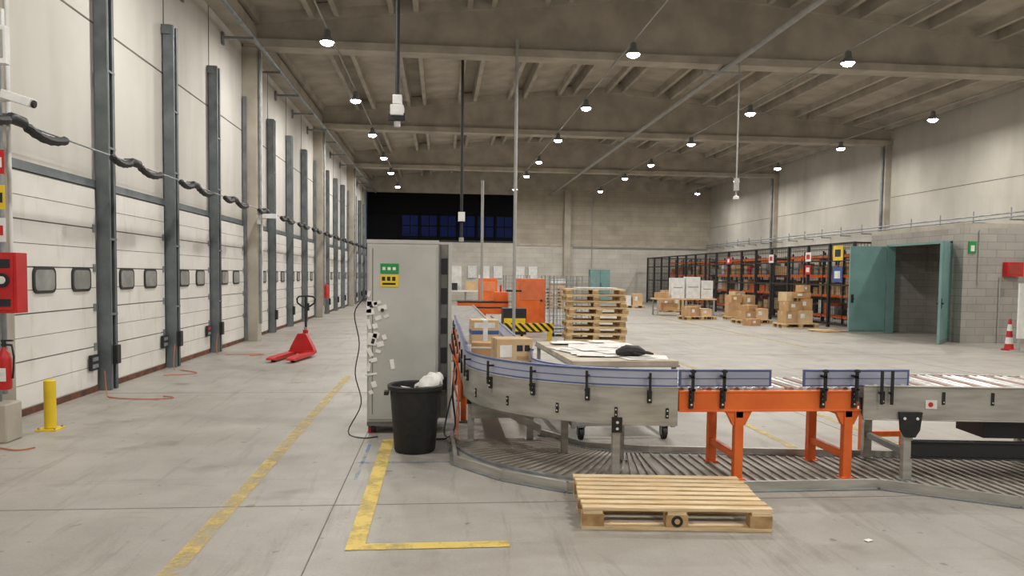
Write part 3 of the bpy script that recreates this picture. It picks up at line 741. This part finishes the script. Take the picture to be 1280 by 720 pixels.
# ---------------------------------------------------------------- near-left items
b=B('concrete_plinth',(-4.1,7.45,0)); b.box(-.25,.15,-.14,.13,0,.36,CONCB); b.done(.015)
b=B('yellow_bollard',(-3.88,7.95,0)); b.lathe([(.001,.5),(.045,.5),(.055,.49),(.055,.02)],YELLOW,20); b.box(-.1,.1,-.1,.1,0,.015,YELLOW)
for x in (-.075,.075):
    for y in (-.075,.075): b.cyl((x,y,.015),(x,y,.03),.01,GALV,6)
b.done()
b=B('equipment_post',(-4.16,7.5,.36))
b.box(-.04,.04,-.03,.03,0,3.9,WHITE); b.cyl((.06,0,0),(.06,0,3.9),.016,GALV,8)
b.done(.004)
b=B('fire_hose_cabinet',(-3.92,7.40,1.2)); b.box(-.3,.1,-.12,.06,0,.55,RED); b.box(-.27,.07,-.13,-.12,.03,.52,RED)
b.cyl((-.02,-.13,.3),(-.02,-.14,.3),.065,DARK,20); b.cyl((-.02,-.14,.3),(-.02,-.145,.3),.035,WHITE,16); b.box(-.09,.05,-.134,-.13,.41,.49,DARK)
b.box(-.09,.05,-.134,-.13,.06,.13,DARK); b.done(.006)
b=B('fire_extinguisher',(-3.97,7.33,.5))
b.lathe([(.001,0),(.055,0),(.062,.02),(.062,.27),(.05,.33),(.022,.36),(.018,.39)],RED,20); b.cyl((0,0,.38),(0,0,.44),.018,DARK); b.box(-.02,.08,-.012,.012,.44,.455,BLACK); b.box(-.02,.07,-.012,.012,.4,.415,BLACK)
b.tube([(.02,0,.41),(.07,0,.4),(.085,0,.3),(.08,0,.18),(.072,0,.1)],.009,BLACK); b.box(-.045,.045,-.066,-.06,.08,.2,PAPER); b.box(-.15,-.03,-.0,.1,.25,.28,GALV); b.done()
b=B('security_camera',(-3.94,7.45,3.13))
b.box(-.17,-.12,-.06,.06,-.1,.1,WHITE); b.cyl((-.14,0,0),(.02,-.03,.02),.02,WHITE); b.cbox((.1,-.05,.02),(.28,.1,.08),WHITE,rz=-.1,ry=.3); b.cyl((.23,-.06,-.025),(.255,-.06,-.03),.035,DARK,14); b.done(.006)
b=B('wall_sensor_box',(-3.98,7.44,3.46)); b.box(-.05,.05,-.06,.02,0,.34,WHITE); b.box(-.03,.03,-.066,-.06,.05,.3,GREYP); b.cyl((0,0,.34),(0,0,.5),.015,WHITE); b.box(-.15,-.05,-.02,.0,.1,.13,GALV); b.done(.006)
b=B('safety_sign',(-4.02,7.43,1.85))
for z,m in ((0,WHITE),(.3,YELLOW),(.62,RED)):
    b.box(-.14,.035,-.006,0,z,z+.22,m); b.box(-.07,.015,-.009,-.006,z+.06,z+.15,BLACK if m is YELLOW else (RED if m is WHITE else WHITE))
b.box(-.14,-.10,0,.04,-.02,.86,GALV)
b.done()
b=B('security_camera',(-4.14,18.02,2.8)); b.cyl((0,0,0),(.2,-.1,.05),.02,WHITE); b.cbox((.25,-.12,.08),(.3,.12,.1),WHITE); b.box(-.05,.02,-.08,.02,-.1,.1,WHITE); b.done()
b=B('fire_extinguisher',(-4.05,27.7,.7)); b.lathe([(.001,0),(.08,0),(.08,.4),(.05,.48),(.02,.52),(.001,.55)],RED,14); b.box(-.15,.0,-.02,.02,.2,.25,GALV); b.box(-.03,.08,-.02,.02,.5,.53,BLACK); b.done()

# ---------------------------------------------------------------- pallet jack
b=B('pallet_jack',(-2.62,14.75,0),math.radians(-10))
for s in (-1,1):
    b.prismx([(-1.1,.05),(-1.0,.035),(0,.04),(0,.1),(-.95,.1),(-1.08,.08)],s*.18-.075,s*.18+.075,RED)
    b.cyl((s*.18-.04,-.92,.04),(s*.18+.04,-.92,.04),.04,BLACK,12)
b.prism([(-.25,.1),(.25,.1),(.21,.2),(.08,.44),(-.08,.44),(-.21,.2)],-.02,.12,RED)
b.box(-.25,.25,-.05,.12,.06,.12,RED)
b.cyl((0,.2,.08),(0,.2,.5),.05,RED,14); b.cyl((0,.2,.5),(0,.2,.55),.03,GALV)
for s in (-1,1): b.cyl((s*.05,.2,.09),(s*.1,.2,.09),.09,BLACK,18)
b.box(-.06,.06,.12,.28,.1,.3,RED)
b.tube([(0,.22,.45),(0,.22,.8),(0,.22,.93)],.024,BLACK,10)
b.tube([(0,.22,.92),(-.09,.222,.96),(-.17,.23,1.02),(-.18,.235,1.10),(-.14,.24,1.14),(0,.24,1.15),(.14,.24,1.14),(.18,.235,1.10),(.17,.23,1.02),(.09,.222,.96),(0,.22,.92)],.018,BLACK,8)
b.box(-.02,.02,.21,.23,.92,1.15,BLACK)
b.done(.004)

# ---------------------------------------------------------------- floor markings
b=B('yellow_floor_marking')
for (x0,x1,y0,y1,m) in ((-.54,-.43,4.48,7.35,Y_SOLID),(-.54,.42,4.38,4.48,Y_SOLID),(-1.47,-1.36,2.5,12,Y_WORN),(4.4,4.5,7,24,Y_WORN),(4.4,12.5,20.8,20.9,Y_WORN),(3.3,3.38,6.8,8.5,Y_WORN),(8.5,8.6,17,30,Y_WORN)):
    v=[b.V(p) for p in ((x0,y0,.004),(x1,y0,.004),(x1,y1,.004),(x0,y1,.004))]; b.face(v,m)
b.done()
b=B('blue_floor_marking')
v=[b.V(p) for p in ((-.7,6.42,.003),(.3,6.42,.003),(.3,6.46,.003),(-.7,6.46,.003))]; b.face(v,BLUEP)
v=[b.V(p) for p in ((-.66,5.9,.003),(-.63,5.9,.003),(-.63,7.5,.003),(-.66,7.5,.003))]; b.face(v,BLUEP); b.done()
b=B('paper_scrap',(2.62,4.35,.002)); b.cbox((0,0,.004),(.05,.03,.004),PAPER,rz=.4); b.done()

# ---------------------------------------------------------------- mid/far machinery
b=B('orange_machine_cabinet',(2.55,21.5,0)); b.box(-.38,.38,-.3,.3,.1,1.5,ORANGE); b.box(-.34,.34,-.31,-.3,.9,1.45,M('orange_dark',C(222,116,70))); b.box(-.3,.3,-.25,.25,0,.1,DARK); b.cyl((.28,-.32,.9),(.28,-.34,.9),.03,BLACK); b.done(.01)
b=B('orange_sorting_machine',(1.5,22.7,0))
b.box(-1.0,.5,-.4,.4,.45,.78,ORANGE); b.box(-1.0,.5,-.42,-.4,.62,.66,BLACK); b.box(-1.0,.5,-.42,.42,.78,.82,DARK)
for x in (-.9,-.2,.4):
    for y in (-.3,.3): b.box(x-.04,x+.04,y-.04,y+.04,0,.45,ORANGE)
b.box(.1,.5,-.3,.3,.82,1.1,ORANGE); b.cyl((.3,0,1.1),(.3,0,1.3),.03,RED); b.done(.01)
def rollcage(x,y,rz=0):
    b=B('wire_roll_container',(x,y,0),rz)
    w,d,h=.75,.8,1.6
    for sx in (-1,1):
        for sy in (-1,1): b.cyl((sx*w/2,sy*d/2,.1),(sx*w/2,sy*d/2,h),.015,GALV,6); b.cyl((sx*w/2-.02,sy*d/2,.05),(sx*w/2+.02,sy*d/2,.05),.05,BLACK,10)
    b.box(-w/2,w/2,-d/2,d/2,.1,.13,GALV)
    for z in [.15+.12*i for i in range(13)]:
        for sy in (-1,1): b.cyl((-w/2,sy*d/2,z),(w/2,sy*d/2,z),.005,GALV,4)
        for sx in (-1,1): b.cyl((sx*w/2,-d/2,z),(sx*w/2,d/2,z),.005,GALV,4)
    for i in range(9):
        t=-w/2+w*i/8
        for sy in (-1,1): b.cyl((t,sy*d/2,.13),(t,sy*d/2,h),.005,GALV,4)
    b.done()
rollcage(3.35,20.2); rollcage(3.45,22.6); rollcage(4.4,23.5,.1); rollcage(2.4,24)
b=B('hazard_striped_barrier',(2.2,18.6,0)); b.box(-.65,.6,-.05,.05,.22,.42,HAZ); b.box(-.6,-.5,-.05,.05,0,.22,YELLOW); b.box(.45,.55,-.05,.05,0,.22,YELLOW); b.done()
b=B('yellow_pallet_truck',(1.9,19.6,0)); b.box(-.3,.3,-.3,.3,.08,.75,DARK); b.box(-.28,.28,-.31,-.3,.2,.5,YELLOW); b.cyl((0,0,.75),(0,0,1.2),.03,BLACK); b.box(-.2,.2,-.03,.03,1.17,1.22,BLACK)
for s in (-.2,.2): b.cyl((s-.03,-.2,.08),(s+.03,-.2,.08),.08,BLACK)
b.done(.01)
b=B('teal_storage_cabinet',(9.6,45.5,0)); b.box(-.6,.6,-.3,.3,0,2.0,TEAL); b.box(-.005,.005,-.31,-.3,.1,1.95,DARK); b.box(.03,.06,-.33,-.3,1,1.2,DARK); b.done()
b=B('white_packing_station',(1.2,36,0))
b.box(-1.2,1.2,-.5,.5,.8,.86,WHITE)
for x in (-1.1,0,1.1):
    for y in (-.4,.4): b.box(x-.03,x+.03,y-.03,y+.03,0,.8,GREYP)
b.box(-1.1,-.2,.3,.35,.9,2.0,WHITE); b.box(.0,.5,-.2,.2,.86,1.3,CARDL); b.box(-.8,-.4,-.2,.2,.86,1.2,DARK); b.box(.6,1.1,-.2,.3,.86,1.6,WHITE); b.done()
b=B('orange_machine_cabinet',(2.1,33,0)); b.box(-.45,.35,-.3,.3,.1,1.45,ORANGE); b.box(-.35,.25,-.32,-.3,.9,1.3,M('orange_light',C(235,140,92))); b.box(-.4,.3,-.25,.25,0,.1,DARK); b.done(.01)
b=B('notice_board',(3.1,YB-.06,1.4))
for x in (-1.4,-.6,.2,1.6,2.4): b.box(x,x+.55,-.02,.02,0,.75,WHITE); b.box(x+.1,x+.45,-.024,-.02,.2,.6,PAPER)
b.box(-2.8,-2.2,-.02,.02,.1,.6,RED); b.done()
b=B('wall_conduit_back'); b.cyl((9.5,YB-.09,2.1),(9.5,YB-.09,6.8),.03,GREYP,6); b.cyl((8.3,YB-.09,3.4),(17,YB-.09,3.4),.03,GREYP,6); b.done()
b=B('stack_of_white_crates',(6.2,40,0))
for i in range(5): b.box(-.4,.4,-.3,.3,i*.3,i*.3+.27,[WHITE,CARDL][i%2]); b.box(-.42,.42,-.32,.32,i*.3+.24,i*.3+.28,GREYP)
b.done()
b=B('wooden_pallet_stack',(5.2,36,0))
for i in range(7): pallet(b,random.uniform(-.04,.04),0,i*.146,random.uniform(-.05,.05))
b.done()
b=B('storage_shelving',(-1.5,44,0))
for x in (-2.4,-1.2,0,1.2): b.box(x-.03,x+.03,-.3,.3,0,2.2,GREYP)
for z in (.3,.9,1.5,2.1): b.box(-2.4,1.2,-.3,.3,z,z+.04,GREYP)
for z in (.34,.94,1.54):
    x=-2.3
    while x<.9:
        w=random.uniform(.2,.5); b.box(x,x+w,-.25,.2,z,z+random.uniform(.15,.45),random.choice([WHITE,CARD,CARDL,TAPE])); x+=w+.05
b.done()

# ---------------------------------------------------------------- world & camera
w=bpy.data.worlds.new('World'); sc.world=w; w.use_nodes=True
w.node_tree.nodes['Background'].inputs[0].default_value=(.02,.03,.07,1); w.node_tree.nodes['Background'].inputs[1].default_value=.5

cam=bpy.data.cameras.new('camera'); co=bpy.data.objects.new('camera',cam); sc.collection.objects.link(co); sc.camera=co
cam.sensor_width=36; cam.lens=950/1280*36; cam.clip_end=200
cam.shift_y=31.5/1280
yaw=math.radians(5.41); pitch=.05; roll=.012
R=Matrix.Rotation(-yaw,4,'Z')@Matrix.Rotation(math.pi/2-pitch,4,'X')@Matrix.Rotation(roll,4,'Z')
co.matrix_world=Matrix.Translation((0,0,1.6))@R
